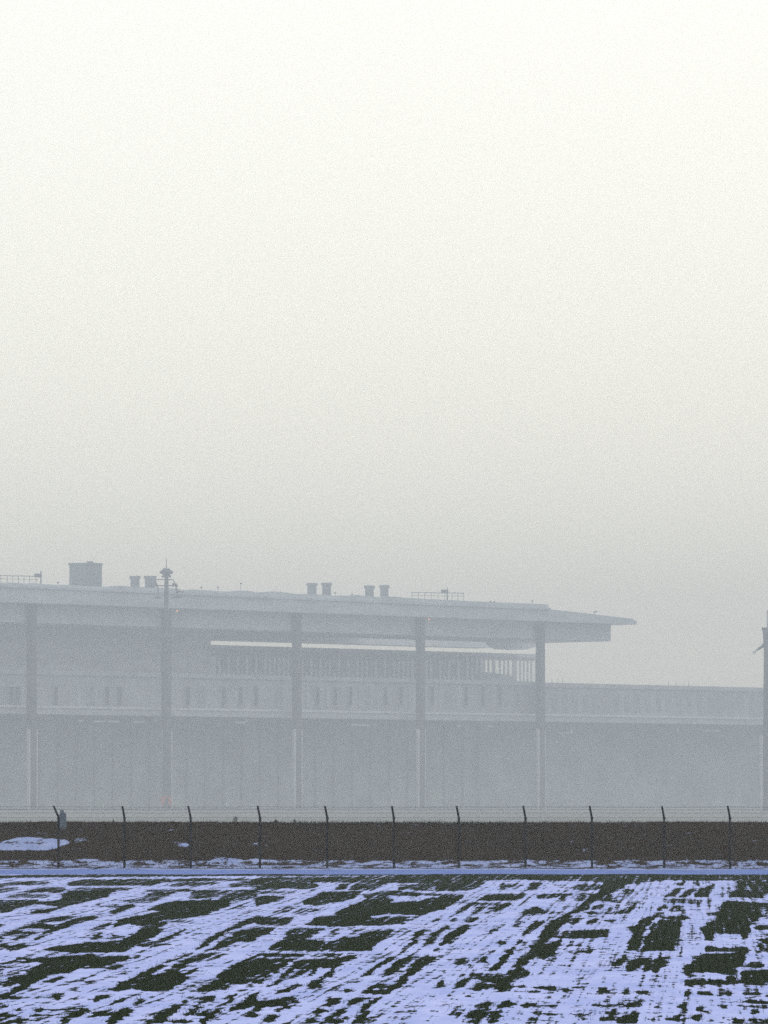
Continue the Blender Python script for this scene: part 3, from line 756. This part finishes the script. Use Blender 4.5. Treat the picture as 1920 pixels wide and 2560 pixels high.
# ---------------------------------------------------------------- pier beside the terminal
pier = tag(empty('pier_building', ORG, TH), 'long low flat roofed wing running right from the terminal under open sky', 'building')
o_ = 5.0
p0, p1 = T(1356, o_), T(2400, o_)
zp = Hz(1600, 1712, o_)
wallp = MB().box(p0, p1, o_, 40, zd1 + .004, zp - 1.2).build('wall', M['wall2'], pier)
MB().box(p0 - .3, p1, o_ - .5, 40.5, zp - 1.196, zp).build('roof', M['wall'], pier)
for x in (1395, 1407, 1672, 1690, 1710, 1722, 1380):
    t = T(x, o_ + 1); MB().tube([(t, o_ + 1, zp - .2), (t, o_ + 1, zp + random.uniform(1.0, 1.9))], [.09, .05], 5).build('roof_antenna', M['steel'], pier)
for i, x in enumerate(np.arange(1385, 2390, 26)):
    t = T(x, o_); q = MB().box(t - .95, t + .95, o_ - .12, o_ - .004, Hz(x, 1780, o_), Hz(x, 1735, o_)).build('window', M['tint'], wallp)
    MB().box(t + .96, t + 1.04, o_ - .2, o_ - .002, Hz(x, 1782, o_), Hz(x, 1733, o_)).build('window_frame', M['panel'], q)
MB().box(p0, p1, 4.2, 40, zd0, zd1 - .01).build('gallery_deck', M['slab'], pier)
MB().box(p0, p1, 3.8, 4.196, zd1 - .3, zd1 + .25).build('deck_edge', M['stripe'], pier)
MB().box(p0, p1, 28, 39, 0, zd0 - .004).build('apron_level_wall', M['recess'], pier)
MB().box(T(1396, 8), T(1428, 8), 8, 8.5, Hz(1410, 1834, 8), Hz(1410, 1831, 8)).box(T(1427, 8), T(1430, 8), 8, 8.5, Hz(1428, 1834, 8), Hz(1428, 1815, 8)).build('service_pipe', M['stripe'], pier)
for xa, xb in ((1690, 1700), (1760, 1800)):
    MB().box(T(xa, 8), T(xb, 8), 8, 8.4, Hz(xa, 1829, 8), Hz(xa, 1824, 8)).build('deck_light', M['stripe'], pier)
t = T(1908, 0)
o = MB().box(t - .88, t + .88, -.9, .9, 0, zd0 - .01).build('column', M['column'], pier)
for s in (-1, 1): MB().box(t + s * 1.18 - .29, t + s * 1.18 + .29, -.6, .2, 0, Hz(1908, 1838, 0)).build('stanchion', M['stripe'], o)

# ---------------------------------------------------------------- floodlight masts
def bz(py, Y): return (YH - py) / F * Y + 3.7
mY = 1285.0; k = mY / F
mast = tag(empty('floodlight_mast', (at(416, 2000, mY).x * KT, mY * KT, G_AIR)), 'tall floodlight mast with a crown of lamps rising above the terminal roof', 'mast')
MB().tube([(0, 0, -.1), (0, 0, bz(1800, mY)), (0, 0, bz(1600, mY)), (0, 0, bz(1438, mY))], [10.5 * k, 9 * k, 6.4 * k, 5.0 * k], 14).build('pole', M['steel'], mast)
mb = MB().tube([(0, 0, bz(1440, mY)), (0, 0, bz(1432, mY)), (0, 0, bz(1422, mY)), (0, 0, bz(1420, mY))], [8 * k, 10 * k, 9 * k, 5 * k], 12)
mb.build('head', M['steel'], mast)
for i in range(10):
    a = i / 10 * 6.283; c, s = math.cos(a), math.sin(a)
    mb = MB().tube([(c * 9 * k, s * 9 * k, bz(1426, mY)), (c * 15.5 * k, s * 15.5 * k, bz(1433, mY))], [2.6 * k, 3.4 * k], 8)
    mb.tube([(c * 8 * k, s * 8 * k, bz(1438, mY)), (c * 11 * k, s * 11 * k, bz(1443, mY))], [1.6 * k, 2.2 * k], 6)
    mb.build('floodlight', M['steel'], mast)
MB().tube([(0, 0, bz(1424, mY)), (0, 0, bz(1394, mY))], [.12, .05], 6).build('lightning_rod', M['steel'], mast)
mb = MB()
mb.tube([(-28 * k, 0, bz(1449, mY)), (17 * k, 0, bz(1449, mY))], 1.3 * k, 6)
mb.tube([(-44 * k, 0, bz(1464, mY)), (24 * k, 0, bz(1464, mY))], 1.6 * k, 6)
mb.tube([(17 * k, 0, bz(1449, mY)), (24 * k, 0, bz(1466, mY)), (28 * k, 0, bz(1490, mY))], [1 * k, 1.8 * k, 1.3 * k], 6)
mb.tube([(-28 * k, 0, bz(1449, mY)), (-22 * k, 0, bz(1466, mY)), (-19 * k, 0, bz(1490, mY))], [1 * k, 1.8 * k, 1.3 * k], 6)
mb.build('cross_arm', M['steel'], mast)
for cx, cy in ((16, 1461), (24, 1462), (-27, 1461), (-36, 1464)):
    MB().tube([(cx * k, 0, bz(cy - 3, mY)), ((cx + 2) * k, 0, bz(cy + 5, mY))], [2.5 * k, 4.2 * k], 8).build('floodlight', M['steel'], mast)
for cx, cy, r_ in ((-20, 1493, 9.5), (26, 1493, 12.5), (34, 1478, 11)):
    MB().tube([(cx * k, 0, bz(cy - 3.5, mY)), (cx * k, 0, bz(cy - 1, mY)), (cx * k, 0, bz(cy + 2.5, mY))], [r_ * .35 * k, r_ * .9 * k, r_ * k], 14).build('dish_shade', M['steel'], mast)
mb = MB().tube([(-8.5 * k, -12 * k, bz(2012, mY)), (-8.5 * k, -12 * k, bz(1994, mY))], 4.5 * k, 8).tube([(9.5 * k, -12 * k, bz(2012, mY)), (9.5 * k, -12 * k, bz(1994, mY))], 4.0 * k, 8)
mb.tube([(-8.5 * k, -12 * k, bz(1994, mY)), (9.5 * k, -12 * k, bz(1992, mY))], 1.6 * k, 6).build('warning_guard', M['orange'], mast)

rY = 1180.0; k = rY / F
mast2 = tag(empty('floodlight_mast', (at(1921, 2000, rY).x * KT, rY * KT, G_AIR)), 'thick mast with a slanting spotlight arm at the right edge of the photo', 'mast')
MB().tube([(0, 0, -.1), (0, 0, bz(1800, rY)), (0, 0, bz(1615, rY))], [14 * k, 13 * k, 11.5 * k], 14).build('pole', M['steel'], mast2)
MB().tube([(0, 0, bz(1616, rY)), (0, 0, bz(1585, rY)), (0, 0, bz(1571, rY)), (0, 0, bz(1569, rY))], [12 * k, 13.5 * k, 17 * k, 17 * k], 14).build('head', M['steel'], mast2)
MB().tube([(0, 0, bz(1570, rY)), (0, 0, bz(1526, rY))], [4.5 * k, 4.0 * k], 10).build('upper_tube', M['slab'], mast2)
MB().tube([(-8 * k, 0, bz(1604, rY)), (-15 * k, -.5, bz(1616, rY)), (-29 * k, -1, bz(1625, rY))], [2.5 * k, 4 * k, 3 * k], 8).build('spotlight_arm', M['steel'], mast2)
MB().tube([(-27 * k, -1, bz(1622, rY)), (-39 * k, -1, bz(1634, rY))], [2.2 * k, 3.2 * k], 8).build('spotlight', M['slab'], mast2)
MB().tube([(10 * k, 0, bz(1604, rY)), (30 * k, .4, bz(1620, rY)), (44 * k, .6, bz(1633, rY))], [2.5 * k, 3.5 * k, 3 * k], 8).build('spotlight_arm', M['steel'], mast2)

# ---------------------------------------------------------------- haze
UNIT = 1.0
mb = MB().box(-1850, 1850, -100, 2360, G_AIR - 1.0, HC + 66 * KT)
hm = bpy.data.materials.new('haze')
hm.use_nodes = True
n = hm.node_tree
for q in list(n.nodes):
    if q.type == 'BSDF_PRINCIPLED': n.nodes.remove(q)
pv = n.nodes.new('ShaderNodeVolumePrincipled')
pv.inputs['Color'].default_value = (0.79, 0.87, 1.0, 1)
pv.inputs['Density'].default_value = HAZE_DENSITY
pv.inputs['Anisotropy'].default_value = 0.0
n.links.new(pv.outputs[0], n.nodes['Material Output'].inputs['Volume'])
ho = mb.build('haze', hm)
tag(ho, 'pale cold haze filling the air over the airfield', 'haze', kind='stuff')
